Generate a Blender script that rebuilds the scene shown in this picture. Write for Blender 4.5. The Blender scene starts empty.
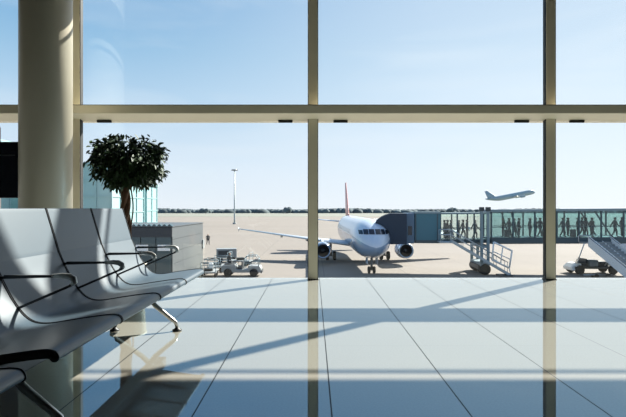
import bpy, bmesh, math, random
from mathutils import Vector, Matrix
random.seed(7)
PI = math.pi
SC = bpy.context.scene
COL = SC.collection
GZ = -5.03            # level of the airport apron (terminal floor is z = 0)

# ------------------------------------------------------------------ materials
def nn(nt, typ, **kw):
    n = nt.nodes.new(typ)
    for k, v in kw.items(): setattr(n, k, v)
    return n

def mathn(nt, op, a, b=None, c=None, clamp=False):
    n = nt.nodes.new('ShaderNodeMath'); n.operation = op; n.use_clamp = clamp
    for i, v in enumerate((a, b, c)):
        if v is None: continue
        if isinstance(v, (int, float)): n.inputs[i].default_value = v
        else: nt.links.new(v, n.inputs[i])
    return n.outputs[0]

def mixc(nt, fac, a, b):
    n = nt.nodes.new('ShaderNodeMix'); n.data_type = 'RGBA'
    for i, v in ((0, fac), (6, a), (7, b)):
        if isinstance(v, (int, float)): n.inputs[i].default_value = v
        elif isinstance(v, tuple): n.inputs[i].default_value = (*v, 1) if len(v) == 3 else v
        else: nt.links.new(v, n.inputs[i])
    return n.outputs[2]

def srgb(r, g, b):
    f = lambda c: (c/255/12.92) if c/255 <= .04045 else ((c/255+.055)/1.055)**2.4
    return (f(r), f(g), f(b))

def mat(name, col, rough=.5, metal=0, var=.08, scale=6, ior=1.5, coat=0, bump=0, island=0):
    """principled material whose colour wanders a little with procedural noise"""
    m = bpy.data.materials.new(name); m.use_nodes = True
    nt = m.node_tree; b = nt.nodes['Principled BSDF']
    tc = nn(nt, 'ShaderNodeTexCoord')
    nz = nn(nt, 'ShaderNodeTexNoise'); nz.inputs['Scale'].default_value = scale; nz.inputs['Detail'].default_value = 4
    nt.links.new(tc.outputs['Object'], nz.inputs['Vector'])
    d = tuple(c*(1-var) for c in col); l = tuple(min(1, c*(1+var)) for c in col)
    c = mixc(nt, nz.outputs['Fac'], d, l)
    if island:
        g = nn(nt, 'ShaderNodeNewGeometry')
        hsv = nn(nt, 'ShaderNodeHueSaturation')
        mr = nn(nt, 'ShaderNodeMapRange'); mr.inputs[3].default_value = 1-island; mr.inputs[4].default_value = 1+island
        nt.links.new(g.outputs['Random Per Island'], mr.inputs[0])
        nt.links.new(mr.outputs[0], hsv.inputs['Value']); nt.links.new(c, hsv.inputs['Color'])
        c = hsv.outputs[0]
    nt.links.new(c, b.inputs['Base Color'])
    b.inputs['Roughness'].default_value = rough; b.inputs['Metallic'].default_value = metal
    b.inputs['IOR'].default_value = ior; b.inputs['Coat Weight'].default_value = coat
    if bump:
        bp = nn(nt, 'ShaderNodeBump'); bp.inputs['Strength'].default_value = bump; bp.inputs['Distance'].default_value = .01
        nt.links.new(nz.outputs['Fac'], bp.inputs['Height']); nt.links.new(bp.outputs[0], b.inputs['Normal'])
    return m

def glass(name, tint, f0=.04, boost=1.0):
    """thin sheet: clear transmission plus Schlick reflection, alike from both faces"""
    m = bpy.data.materials.new(name); m.use_nodes = True
    nt = m.node_tree; nt.nodes.remove(nt.nodes['Principled BSDF'])
    out = nt.nodes['Material Output']
    g = nn(nt, 'ShaderNodeNewGeometry')
    dp = nn(nt, 'ShaderNodeVectorMath', operation='DOT_PRODUCT')
    nt.links.new(g.outputs['Normal'], dp.inputs[0]); nt.links.new(g.outputs['Incoming'], dp.inputs[1])
    c = mathn(nt, 'ABSOLUTE', dp.outputs['Value'])
    p = mathn(nt, 'POWER', mathn(nt, 'SUBTRACT', 1.0, c, clamp=True), 5.0)
    f = mathn(nt, 'MULTIPLY_ADD', p, (1-f0)*boost, f0, clamp=True)
    tr = nn(nt, 'ShaderNodeBsdfTransparent'); tr.inputs[0].default_value = (*tint, 1)
    gl = nn(nt, 'ShaderNodeBsdfGlossy'); gl.inputs['Roughness'].default_value = 0.0
    mx = nn(nt, 'ShaderNodeMixShader')
    nt.links.new(f, mx.inputs[0]); nt.links.new(tr.outputs[0], mx.inputs[1]); nt.links.new(gl.outputs[0], mx.inputs[2])
    nt.links.new(mx.outputs[0], out.inputs['Surface'])
    return m

def grid_lines(nt, coord, off, period, half):
    x = mathn(nt, 'SUBTRACT', coord, off)
    d = mathn(nt, 'PINGPONG', x, period/2)
    return mathn(nt, 'LESS_THAN', d, half)

def floor_mat():
    m = bpy.data.materials.new('polished_stone_tiles'); m.use_nodes = True
    nt = m.node_tree; b = nt.nodes['Principled BSDF']
    tc = nn(nt, 'ShaderNodeTexCoord'); sp = nn(nt, 'ShaderNodeSeparateXYZ')
    nt.links.new(tc.outputs['Object'], sp.inputs[0])
    lx = grid_lines(nt, sp.outputs[0], .082, .605, .0032)
    ly = grid_lines(nt, sp.outputs[1], 3.28, .605, .0012)
    nz = nn(nt, 'ShaderNodeTexNoise'); nz.inputs['Scale'].default_value = 95; nz.inputs['Detail'].default_value = 6
    nt.links.new(tc.outputs['Object'], nz.inputs['Vector'])
    n2 = nn(nt, 'ShaderNodeTexNoise'); n2.inputs['Scale'].default_value = 1.4; n2.inputs['Detail'].default_value = 3
    nt.links.new(tc.outputs['Object'], n2.inputs['Vector'])
    c = mixc(nt, nz.outputs['Fac'], FLOOR_A, FLOOR_B)
    c = mixc(nt, mathn(nt, 'MULTIPLY', n2.outputs['Fac'], .25), c, FLOOR_C)
    c = mixc(nt, mathn(nt, 'MULTIPLY', ly, .4), c, (.12, .11, .1))
    c = mixc(nt, lx, c, (.02, .02, .02))
    nt.links.new(c, b.inputs['Base Color'])
    line = mathn(nt, 'MAXIMUM', lx, mathn(nt, 'MULTIPLY', ly, .3))
    nt.links.new(mathn(nt, 'MULTIPLY_ADD', line, .5, .015), b.inputs['Roughness'])
    nt.links.new(mathn(nt, 'MULTIPLY_ADD', line, 1.25-FLOOR_IOR, FLOOR_IOR), b.inputs['IOR'])
    b.inputs['Specular Tint'].default_value = (.48, .79, 1, 1)
    bp = nn(nt, 'ShaderNodeBump'); bp.inputs['Strength'].default_value = .012; bp.inputs['Distance'].default_value = .004
    n3 = nn(nt, 'ShaderNodeTexNoise'); n3.inputs['Scale'].default_value = 7
    nt.links.new(tc.outputs['Object'], n3.inputs['Vector'])
    nt.links.new(n3.outputs['Fac'], bp.inputs['Height']); nt.links.new(bp.outputs[0], b.inputs['Normal'])
    return m

def apron_mat():
    m = bpy.data.materials.new('apron_concrete'); m.use_nodes = True
    nt = m.node_tree; b = nt.nodes['Principled BSDF']
    tc = nn(nt, 'ShaderNodeTexCoord'); sp = nn(nt, 'ShaderNodeSeparateXYZ')
    nt.links.new(tc.outputs['Object'], sp.inputs[0])
    mp = nn(nt, 'ShaderNodeMapping'); mp.inputs['Scale'].default_value = (.012, .07, 1)
    nt.links.new(tc.outputs['Object'], mp.inputs[0])
    nz = nn(nt, 'ShaderNodeTexNoise'); nz.inputs['Scale'].default_value = 1; nz.inputs['Detail'].default_value = 5
    nt.links.new(mp.outputs[0], nz.inputs['Vector'])
    c = mixc(nt, nz.outputs['Fac'], (.175, .148, .125), (.30, .265, .235))
    n2 = nn(nt, 'ShaderNodeTexNoise'); n2.inputs['Scale'].default_value = .9; n2.inputs['Detail'].default_value = 6
    nt.links.new(tc.outputs['Object'], n2.inputs['Vector'])
    c = mixc(nt, mathn(nt, 'MULTIPLY', n2.outputs['Fac'], .35), c, (.2, .185, .17))
    jx = grid_lines(nt, sp.outputs[0], 1.0, 7.5, .05); jy = grid_lines(nt, sp.outputs[1], 3.0, 7.5, .05)
    c = mixc(nt, mathn(nt, 'MULTIPLY', mathn(nt, 'MAXIMUM', jx, jy), .45), c, (.12, .11, .1))
    # taxiway bands of darker asphalt far out
    y = sp.outputs[1]
    for a, w in ((128, 9), (215, 16), (300, 10)):
        band = mathn(nt, 'LESS_THAN', mathn(nt, 'ABSOLUTE', mathn(nt, 'SUBTRACT', y, a)), w)
        c = mixc(nt, mathn(nt, 'MULTIPLY', band, .35), c, (.24, .21, .18))
    nt.links.new(c, b.inputs['Base Color']); b.inputs['Roughness'].default_value = .9
    b.inputs['Specular IOR Level'].default_value = .2
    return m

FLOOR_A, FLOOR_B, FLOOR_C = (.265, .25, .21), (.35, .335, .29), (.29, .285, .26)
FLOOR_IOR = 3.1
M = {}
M['floor'] = floor_mat()
M['apron'] = apron_mat()
M['grass'] = mat('airfield_grass', (.20, .20, .165), .95, var=.15, scale=.05)
M['wood'] = mat('woodland_haze_green', (.085, .112, .12), .95, var=.35, scale=.08, island=.3)  # distance haze is mixed into the foliage colour as a bluish grey
M['frame'] = mat('bronze_anodised_frame', (.84, .765, .58), .4, .0, var=.05, scale=3)
M['seal'] = mat('black_gasket', (.012, .012, .012), .6)
M['column'] = mat('cream_column_paint', (.36, .335, .265), .38, var=.03, scale=2)
M['wall'] = mat('hall_wall_paint', (.06, .055, .046), .8, var=.05)
M['ceiling'] = mat('hall_ceiling', (.06, .057, .05), .85, var=.05)
M['slab'] = mat('terminal_base', (.3, .3, .3), .8)
M['glass'] = glass('window_glass', (.955, .975, .985), .045)
M['seat'] = mat('seat_grey_leather', (.056, .082, .104), .38, .0, var=.04, scale=14, ior=1.7)
M['black'] = mat('black_rubber', (.008, .009, .011), .5)
M['chrome'] = mat('brushed_aluminium', (.58, .57, .54), .28, 1.0, var=.06, scale=20)
M['tip'] = mat('pale_arm_tip', (.62, .62, .60), .4, .25)
M['arm'] = mat('dark_arm_bar', (.028, .03, .034), .35, .4)
M['beam'] = mat('bench_beam_grey', (.05, .055, .06), .45, .5)
M['leaf'] = mat('ficus_leaf', (.028, .056, .018), .62, var=.3, scale=4, island=.55)
M['bark'] = mat('ficus_bark', (.15, .075, .038), .8, var=.35, scale=30, bump=.5)
M['pot'] = mat('cream_pot', (.62, .56, .44), .5, var=.04)
M['soil'] = mat('potting_soil', (.03, .02, .014), .95, var=.4, scale=60)
M['screen'] = mat('dark_display', (.004, .006, .014), .25)
M['post'] = mat('taupe_post', (.28, .22, .19), .5)
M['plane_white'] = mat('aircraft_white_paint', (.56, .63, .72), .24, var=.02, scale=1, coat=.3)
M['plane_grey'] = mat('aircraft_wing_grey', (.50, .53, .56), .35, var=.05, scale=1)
M['plane_belly'] = mat('aircraft_belly_shade_blue', (.21, .31, .45), .2, var=.03, scale=1, coat=.3)  # bluish belly paint, deepened with the shaded blue tone of the nose
M['plane_far'] = mat('aircraft_far_haze_shade', (.30, .40, .44), .35, var=.04, scale=1)  # white jet seen against the light; its shade and haze are in this colour
M['plane_red'] = mat('aircraft_fin_red', (.46, .15, .13), .35, var=.05)
M['plane_dark'] = mat('aircraft_window_dark', (.010, .016, .028), .1)
M['intake'] = mat('engine_intake_dark', (.012, .012, .014), .5)
M['lip'] = mat('engine_lip_metal', (.55, .56, .58), .25, .9)
M['tyre'] = mat('tyre_rubber', (.015, .015, .016), .8)
M['strut'] = mat('gear_strut', (.25, .27, .29), .4, .6)
M['hood'] = mat('canopy_slate_fabric', (.030, .045, .070), .8, var=.12, scale=5)
M['cab_blue'] = mat('bridge_blue_grey', (.10, .17, .25), .5, var=.06)
M['cab_teal'] = mat('bridge_teal_panel', (.055, .17, .22), .45, var=.06)
M['bridge_grey'] = mat('bridge_roof_grey', (.20, .27, .30), .5, var=.08)
M['bridge_dark'] = mat('bridge_steel_dark', (.055, .085, .10), .5, var=.08)
M['bridge_glass'] = glass('bridge_glass_pale', (.92, .966, .96), .05)
M['bridge_glass2'] = glass('bridge_glass_green', (.715, .835, .845), .05)
M['stair_grey'] = mat('stair_pale_steel', (.42, .47, .49), .5, var=.06)
M['white'] = mat('white_paint', (.82, .82, .80), .45, var=.05)
M['gse_grey'] = mat('ground_gear_grey', (.26, .28, .285), .55, var=.15)
M['gse_dark'] = mat('ground_gear_dark', (.045, .05, .055), .6)
M['gse_yellow'] = mat('ground_gear_yellow', (.55, .42, .12), .55)
M['annex'] = mat('annex_cladding', (.085, .095, .10), .5, var=.06, scale=.6)
M['annex_glass'] = mat('annex_dark_glass', (.05, .085, .095), .15)
M['teal_glass'] = mat('pale_teal_facade', (.30, .47, .48), .2, var=.08, scale=.25)
M['teal_frame'] = mat('pale_facade_frame', (.27, .43, .44), .5)
M['mast'] = mat('galvanised_mast', (.36, .40, .40), .5, .3)
M['skin'] = mat('skin', (.42, .26, .19), .6)
M['hair'] = mat('dark_hair', (.02, .014, .010), .6)
CLOTH = [mat('dark_jacket', (.02, .025, .035), .85), mat('grey_coat', (.06, .065, .07), .85),
         mat('navy_shirt', (.02, .035, .07), .85), mat('brown_jacket', (.06, .035, .02), .85)]
M['jeans'] = mat('dark_trousers', (.018, .02, .028), .9)
M['hi_vis'] = mat('hi_vis_vest', (.55, .32, .05), .7)
M['case'] = mat('dark_suitcase', (.015, .017, .02), .5)
M['van_blue'] = mat('van_paint', (.55, .60, .66), .35)

# ------------------------------------------------------------------ mesh builder
class MB:
    def __init__(s): s.v = []; s.f = []; s.mi = []; s.sm = []
    def add(s, vs, fs, smooth=False, mi=0):
        o = len(s.v); s.v += [tuple(v) for v in vs]
        for f in fs: s.f.append(tuple(i+o for i in f)); s.mi.append(mi); s.sm.append(smooth)
        return s
    def box(s, x0, x1, y0, y1, z0, z1, mi=0, xf=None):
        vs = [(x, y, z) for z in (z0, z1) for y in (y0, y1) for x in (x0, x1)]
        if xf: vs = [xf(Vector(v)) for v in vs]
        return s.add(vs, [(0, 2, 3, 1), (4, 5, 7, 6), (0, 1, 5, 4), (2, 6, 7, 3), (0, 4, 6, 2), (1, 3, 7, 5)], False, mi)
    def tube(s, pts, rad, n=10, mi=0, sy=1.0, caps=True):
        """round tube along pts; rad a number or one per point"""
        pts = [Vector(p) for p in pts]; k = len(pts)
        rad = rad if isinstance(rad, (list, tuple)) else [rad]*k
        vs = []; prev = None
        for i, p in enumerate(pts):
            t = (pts[min(i+1, k-1)]-pts[max(i-1, 0)]).normalized()
            if prev is None:
                a = Vector((0, 0, 1)) if abs(t.z) < .9 else Vector((0, 1, 0))
                u = t.cross(a).normalized()
            else:
                u = (prev-t*prev.dot(t)).normalized()
            prev = u; w = t.cross(u)
            for j in range(n):
                q = 2*PI*j/n
                vs.append(p+u*(math.cos(q)*rad[i])+w*(math.sin(q)*rad[i]*sy))
        fs = [(i*n+j, i*n+(j+1) % n, (i+1)*n+(j+1) % n, (i+1)*n+j) for i in range(k-1) for j in range(n)]
        s.add(vs, fs, True, mi)
        if caps: s.add(vs[:n], [tuple(reversed(range(n)))], False, mi); s.add(vs[-n:], [tuple(range(n))], False, mi)
        return s
    def lathe(s, prof, n=32, c=(0, 0, 0), axis='z', mi=0, caps=True):
        vs = []
        for r, h in prof:
            for j in range(n):
                q = 2*PI*j/n; a, b = r*math.cos(q), r*math.sin(q)
                p = {'z': (a, b, h), 'y': (b, h, a), 'x': (h, a, b)}[axis]
                vs.append((c[0]+p[0], c[1]+p[1], c[2]+p[2]))
        k = len(prof)
        fs = [(i*n+j, i*n+(j+1) % n, (i+1)*n+(j+1) % n, (i+1)*n+j) for i in range(k-1) for j in range(n)]
        if caps: fs += [tuple(reversed(range(n))), tuple((k-1)*n+j for j in range(n))]
        s.add(vs, fs[:(k-1)*n], True, mi)
        if caps:
            s.add(vs[:n], [tuple(reversed(range(n)))], False, mi); s.add(vs[-n:], [tuple(range(n))], False, mi)
        return s
    def prism(s, poly, y0, y1, mi=0, plane='xz'):
        """poly of (a, b) extruded along the third axis"""
        n = len(poly)
        def P(a, b, h): return {'xz': (a, h, b), 'yz': (h, a, b), 'xy': (a, b, h)}[plane]
        vs = [P(a, b, y0) for a, b in poly]+[P(a, b, y1) for a, b in poly]
        fs = [tuple(range(n)), tuple(reversed(range(n, 2*n)))]+[(i, i+n, (i+1) % n+n, (i+1) % n) for i in range(n)]
        return s.add(vs, fs, False, mi)
    def build(s, name, mats, parent=None, bevel=0, seg=2):
        me = bpy.data.meshes.new(name); me.from_pydata(s.v, [], s.f)
        mats = mats if isinstance(mats, (list, tuple)) else [mats]
        for m in mats: me.materials.append(m)
        me.polygons.foreach_set('material_index', s.mi); me.polygons.foreach_set('use_smooth', s.sm)
        bm = bmesh.new(); bm.from_mesh(me)
        bmesh.ops.remove_doubles(bm, verts=bm.verts, dist=1e-5)
        bmesh.ops.recalc_face_normals(bm, faces=bm.faces); bm.to_mesh(me); bm.free()
        o = bpy.data.objects.new(name, me); COL.objects.link(o)
        if parent: o.parent = parent
        if bevel:
            b = o.modifiers.new('bevel', 'BEVEL'); b.width = bevel; b.segments = seg; b.limit_method = 'ANGLE'
        return o

def thing(name, label, cat, loc=(0, 0, 0), rz=0, group=None):
    o = bpy.data.objects.new(name, None); COL.objects.link(o)
    o.location = loc; o.rotation_euler = (0, 0, rz); o.empty_display_size = .1
    o['label'] = label; o['category'] = cat
    if group: o['group'] = group
    return o
def tag(o, label, cat, group=None, kind=None):
    o['label'] = label; o['category'] = cat
    if group: o['group'] = group
    if kind: o['kind'] = kind
    return o
def struct(o, label, cat):
    o['kind'] = 'structure'; o['label'] = label; o['category'] = cat; return o
def kids(o): return [c for c in COL.objects if c.parent == o]
def dup(o, loc=None, rz=None, label=None, parent=None):
    c = o.copy(); COL.objects.link(c)
    if parent: c.parent = parent
    if loc is not None: c.location = loc
    if rz is not None: c.rotation_euler[2] = rz
    if label: c['label'] = label
    for k in kids(o): dup(k, parent=c)
    return c

# ------------------------------------------------------------------ the hall
WY = 6.38                                  # plane of the glazing
PITCH, MX0 = 3.0, 0.0
X0, X1, YB, HC = -9.0, 9.0, -6.0, 7.2
struct(MB().box(X0-.2, X1+.2, YB-.2, WY+.12, -.35, 0).build('floor', M['floor']), 'polished pale stone tile floor with dark joints', 'floor')
struct(MB().box(X0-.2, X1+.2, WY-.5, WY+.12, GZ, -.352).build('wall_base', M['slab']), 'grey base wall of the terminal below the hall floor', 'wall')
struct(MB().box(X0-.2, X1+.2, YB-.2, WY+.15, HC, HC+.2).build('ceiling', M['ceiling']), 'dark ceiling of the departure hall', 'ceiling')
struct(MB().box(X0-.2, X1+.2, YB-.2, YB, 0, HC).build('wall_back', M['wall']), 'dark back wall of the departure hall', 'wall')
struct(MB().box(X0-.2, X0, YB, WY, 0, HC).build('wall_left', M['wall']), 'dark left wall of the departure hall', 'wall')
struct(MB().box(X1, X1+.2, YB, WY, 0, HC).build('wall_right', M['wall']), 'dark right wall of the departure hall', 'wall')
wf = MB().box(X0, X1, WY-.02, WY+.02, 3.775, 4.36)
wf.box(X0, -3.0, WY-.02, WY+.02, 4.36, HC).box(3.36, X1, WY-.02, WY+.02, 4.36, HC).box(-3.0, 3.36, WY-.02, WY+.02, 6.9, HC)  # out-of-view solid ends, added to hold sun off the bench and hall
struct(wf.build('wall_front', M['wall']), 'solid band of wall above the glazing, with unseen ends added to block sun', 'wall')
# mullions
n = 0
for k in range(-3, 4):
    x = MX0+k*PITCH; n += 1
    o = MB().box(x-.058, x+.058, WY-.078, WY+.012, 0, 3.79).build('trim_%d' % n, M['frame'], bevel=.004)
    struct(o, 'bronze vertical window mullion', 'mullion')
    o['group'] = 'window mullions'
    # black gasket lip on the left flank, cover screws on the front
    for sx in (-1, 1):
        a, b = sorted((x+sx*.0582, x+sx*.066))
        MB().box(a, b, WY-.070, WY+.0, .003, 3.78).build('gasket', M['seal'], o)
    MB().box(x-.07, x+.07, WY-.085, WY+.02, 0, .010).build('base_shoe', M['seal'], o)
# deep transom: vertical face in front, soffit sloping back and down to the glass
TF = 6.13
prof = [(TF, 2.17), (TF, 2.075), (TF+.03, 2.065), (WY-.0, 2.02), (WY+.14, 2.02), (WY+.14, 2.17)]
zt = .9+(208.5-105)/500*TF
prof[0] = (TF, zt); prof[1] = (TF, .9+(208.5-113)/500*TF); prof[2] = (TF+.01, prof[1][1]-.008); prof[5] = (WY+.14, zt)
prof[3] = (WY-.01, .9+(208.5-121)/500*WY); prof[4] = (WY+.14, prof[3][1])
o = MB().prism(prof, X0, X1, plane='yz').build('trim_%d' % (n+1), M['frame'], bevel=.003)
struct(o, 'deep bronze horizontal transom across the glazing', 'transom')
MB().box(X0, X1, TF-.002, TF+.01, zt-.002, zt+.005).build('capping', M['beam'], o)
o = MB().box(X0, X1, WY-.014, WY+.014, 3.618, 3.655).build('trim_%d' % (n+2), M['frame'], bevel=.003)
struct(o, 'thin bronze rail near the head of the glazing', 'rail')
# panes
w = 0
for k in range(-3, 3):
    xa, xb = MX0+k*PITCH+.07, MX0+(k+1)*PITCH-.07
    for za, zb, nm in ((.004, 2.015, 'lower'), (zt-.0, 3.615, 'upper')):
        w += 1
        o = MB().box(xa-.004, xb+.004, WY-.012, WY+.012, za+.002, zb-.002).build('window_%d' % w, M['glass'])
        struct(o, 'clear %s window pane' % nm, 'window'); o['group'] = '%s window panes' % nm
        if nm == 'lower':
            for lx in (.20, (xb-xa)-.20):     # black catches under the transom
                px = xa+lx+(.08 if lx < 1 else -.08)
                MB().box(px-.09, px+.09, WY-.05, WY-.013, 1.99, 2.02).build('latch', M['seal'], o, bevel=.005)

for xa, xb in ((-2.99, -.07), (.07, 2.93), (3.07, 3.35)):  # unseen clerestory, widened to the left for more bounce light indoors
    w += 1
    o = MB().box(xa, xb, WY-.012, WY+.012, 4.365, 6.895).build('window_%d' % w, M['glass'])
    struct(o, 'clerestory window pane above the solid band', 'window'); o['group'] = 'clerestory panes'
for x in (0, 3.0):
    n += 1
    struct(MB().box(x-.06, x+.06, WY-.07, WY+.07, 4.365, 6.895).build('trim_%d' % (n+2), M['frame']), 'bronze clerestory mullion', 'mullion')['group'] = 'clerestory mullions'
# cream round column by the glazing
col = thing('round_column', 'thick round cream column standing in front of the left mullion', 'column', (-2.989, 5.6, 0))
MB().lathe([(.271, 0), (.271, HC-.01)], 64).build('shaft', M['column'], col)
MB().lathe([(.281, 0), (.281, .09), (.274, .10)], 64).build('skirting', M['beam'], col)

# ------------------------------------------------------------------ benches
def arc_profile(pts, sub=6):
    """Catmull-Rom through (x, z)"""
    out = []
    P = [pts[0]]+pts+[pts[-1]]
    for i in range(1, len(P)-2):
        p0, p1, p2, p3 = [Vector((*q, 0)) for q in P[i-1:i+3]]
        for j in range(sub):
            t = j/sub
            out.append(.5*((2*p1)+(p2-p0)*t+(2*p0-5*p1+4*p2-p3)*t*t+(3*p1-p0-3*p2+p3)*t**3))
    out.append(Vector((*pts[-1], 0)))
    return [(p.x, p.y) for p in out]

BACK = [(-1.487, .902), (-1.452, .785), (-1.4152, .6605)]
REST = [(-1.4148, .6592), (-1.378, .575), (-1.335, .495), (-1.287, .43), (-1.237, .396), (-1.17, .390), (-1.067, .406),
        (-.95, .423), (-.90, .4285), (-.874, .428), (-.857, .422), (-.849, .410)]
def sheet(line, th, grow=0.0):
    """closed outline of a sheet of given thickness below/behind the line, with rounded ends"""
    L = [Vector((*p, 0)) for p in line]; k = len(L); top = []; bot = []
    for i in range(k):
        t = (L[min(i+1, k-1)]-L[max(i-1, 0)]).normalized(); nrm = Vector((t.y, -t.x, 0))   # points behind / below
        top.append(L[i]-nrm*grow); bot.append(L[i]+nrm*(th+grow))
    c = (top[-1]+bot[-1])/2; r0 = top[-1]-c; arc = []
    for i in range(1, 6): arc.append(c+Matrix.Rotation(-PI*i/6, 3, 'Z') @ r0)
    return [(p.x, p.y) for p in top]+[(p.x, p.y) for p in arc]+[(p.x, p.y) for p in reversed(bot)]

def strip(line, y0, y1, th, name, m, parent, grow=0.0, bevel=.006):
    poly = sheet(line, th, grow); k = len(line); mb = MB()
    vs = [(a, y, b) for y in (y0, y1) for a, b in poly]; N = len(poly)
    side = []
    for i in range(k-1):
        side.append((i, i+1, N-2-i, N-1-i))
    side.append(tuple(range(k-1, N-k+1)))
    fs = [f for f in side]+[tuple(q+N for q in reversed(f)) for f in side]
    fs += [(i, (i+1) % N, (i+1) % N+N, i+N) for i in range(N)]
    mb.add(vs, fs, True)
    o = mb.build(name, m, parent, bevel=bevel, seg=3)
    o.data.polygons.foreach_set('use_smooth', [True]*len(o.data.polygons))
    if bevel: o.modifiers['bevel'].angle_limit = math.radians(50)
    wn = o.modifiers.new('wn', 'WEIGHTED_NORMAL'); wn.keep_sharp = True
    return o

SP = .562
back_l, rest_l = arc_profile(BACK, 4), arc_profile(REST, 5)
def make_bench(label, y0, count, legs):
    """row of seats on a beam, built about its near end at y0"""
    root = thing('airport_bench', label, 'bench', (-1.15, y0, 0), 0, 'grey airport benches')
    def part(o, par): o.parent = par
    inner = Vector((1.15, 0, 0))
    for k in range(count):
        a, b = k*SP+.008, (k+1)*SP-.008
        seat = strip(rest_l, a, b, .026, 'seat', M['seat'], root)
        back = strip(back_l, a, b, .024, 'backrest', M['seat'], root)
        for y in (a-.006, b):
            e = strip(back_l+rest_l, y, y+.006, .026, 'edge_trim', M['black'], seat, grow=.003, bevel=0)
        for o in (seat, back): o.location = inner
        sk = MB()
        sk.prism([(-1.30, .37), (-1.10, .355), (-.92, .385), (-.92, .395), (-1.10, .372), (-1.30, .388)], (a+b)/2-.03, (a+b)/2+.03)
        o = sk.build('seat_bracket', M['beam'], root); o.location = inner
    for k in range(count+1):
        y = k*SP
        arm = MB()
        zt_ = .597
        ht, hw = .0085, .0075
        pts = [(-1.385, zt_-.004), (-1.10, zt_+.004), (-1.075, zt_-.003), (-1.062, zt_-.022), (-1.078, zt_-.040), (-1.32, .452)]
        for (xa, za), (xb, zb) in zip(pts[:-1], pts[1:]):
            d = Vector((xb-xa, 0, zb-za)).normalized(); nv = Vector((-d.z, 0, d.x))*(.0058)
            dd = d*.003
            q = [Vector((xa, 0, za))+nv-dd, Vector((xb, 0, zb))+nv+dd, Vector((xb, 0, zb))-nv+dd, Vector((xa, 0, za))-nv-dd]
            arm.prism([(p.x, p.z) for p in q], y-hw, y+hw)
        ao = arm.build('armrest', M['arm'], root, bevel=.002); ao.location = inner
        tip = MB().tube([(-1.16, y, zt_+.003), (-1.112, y, zt_+.004), (-1.082, y, zt_+.001), (-1.064, y, zt_-.010), (-1.060, y, zt_-.024), (-1.072, y, zt_-.036)],
                        [.008, .0115, .0135, .014, .013, .009], 12, sy=1.1).build('arm_tip', M['tip'], ao)
        pad = MB().box(-1.37, -1.10, y-.0085, y+.0085, zt_+.002, zt_+.008).build('arm_pad', M['arm'], ao, bevel=.002)
    L = count*SP
    o = MB().box(-1.24, -1.14, .02, L-.02, .25, .325).build('beam', M['beam'], root, bevel=.008); o.location = inner
    for_legs = ((-1.0, [(-1.24, .285), (-1.16, .185), (-1.06, .102), (-1.012, .064), (-1.0, .026)]),
                (-1.46, [(-1.16, .285), (-1.26, .185), (-1.38, .102), (-1.445, .064), (-1.46, .026)]))
    for yl in legs:
        y = yl-y0
        for xf_, pr in for_legs:
            lg = MB().tube([(px_, y, pz_) for px_, pz_ in pr], [.019, .018, .016, .0145, .012], 14)
            lo = lg.build('leg', M['chrome'], root); lo.location = inner
            MB().lathe([(.026, 0), (.034, .003), (.034, .010), (.016, .020), (.014, .028)], 24, (xf_, y, 0)).build('foot', M['black'], lo)
    return root
make_bench('long grey four-seat bench with armrests standing in front of the potted tree', 1.66, 4, (2.0, 3.68))
make_bench('nearest grey bench in the lower left corner, only its seat edge showing', .355, 2, (.62, 1.2))

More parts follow.
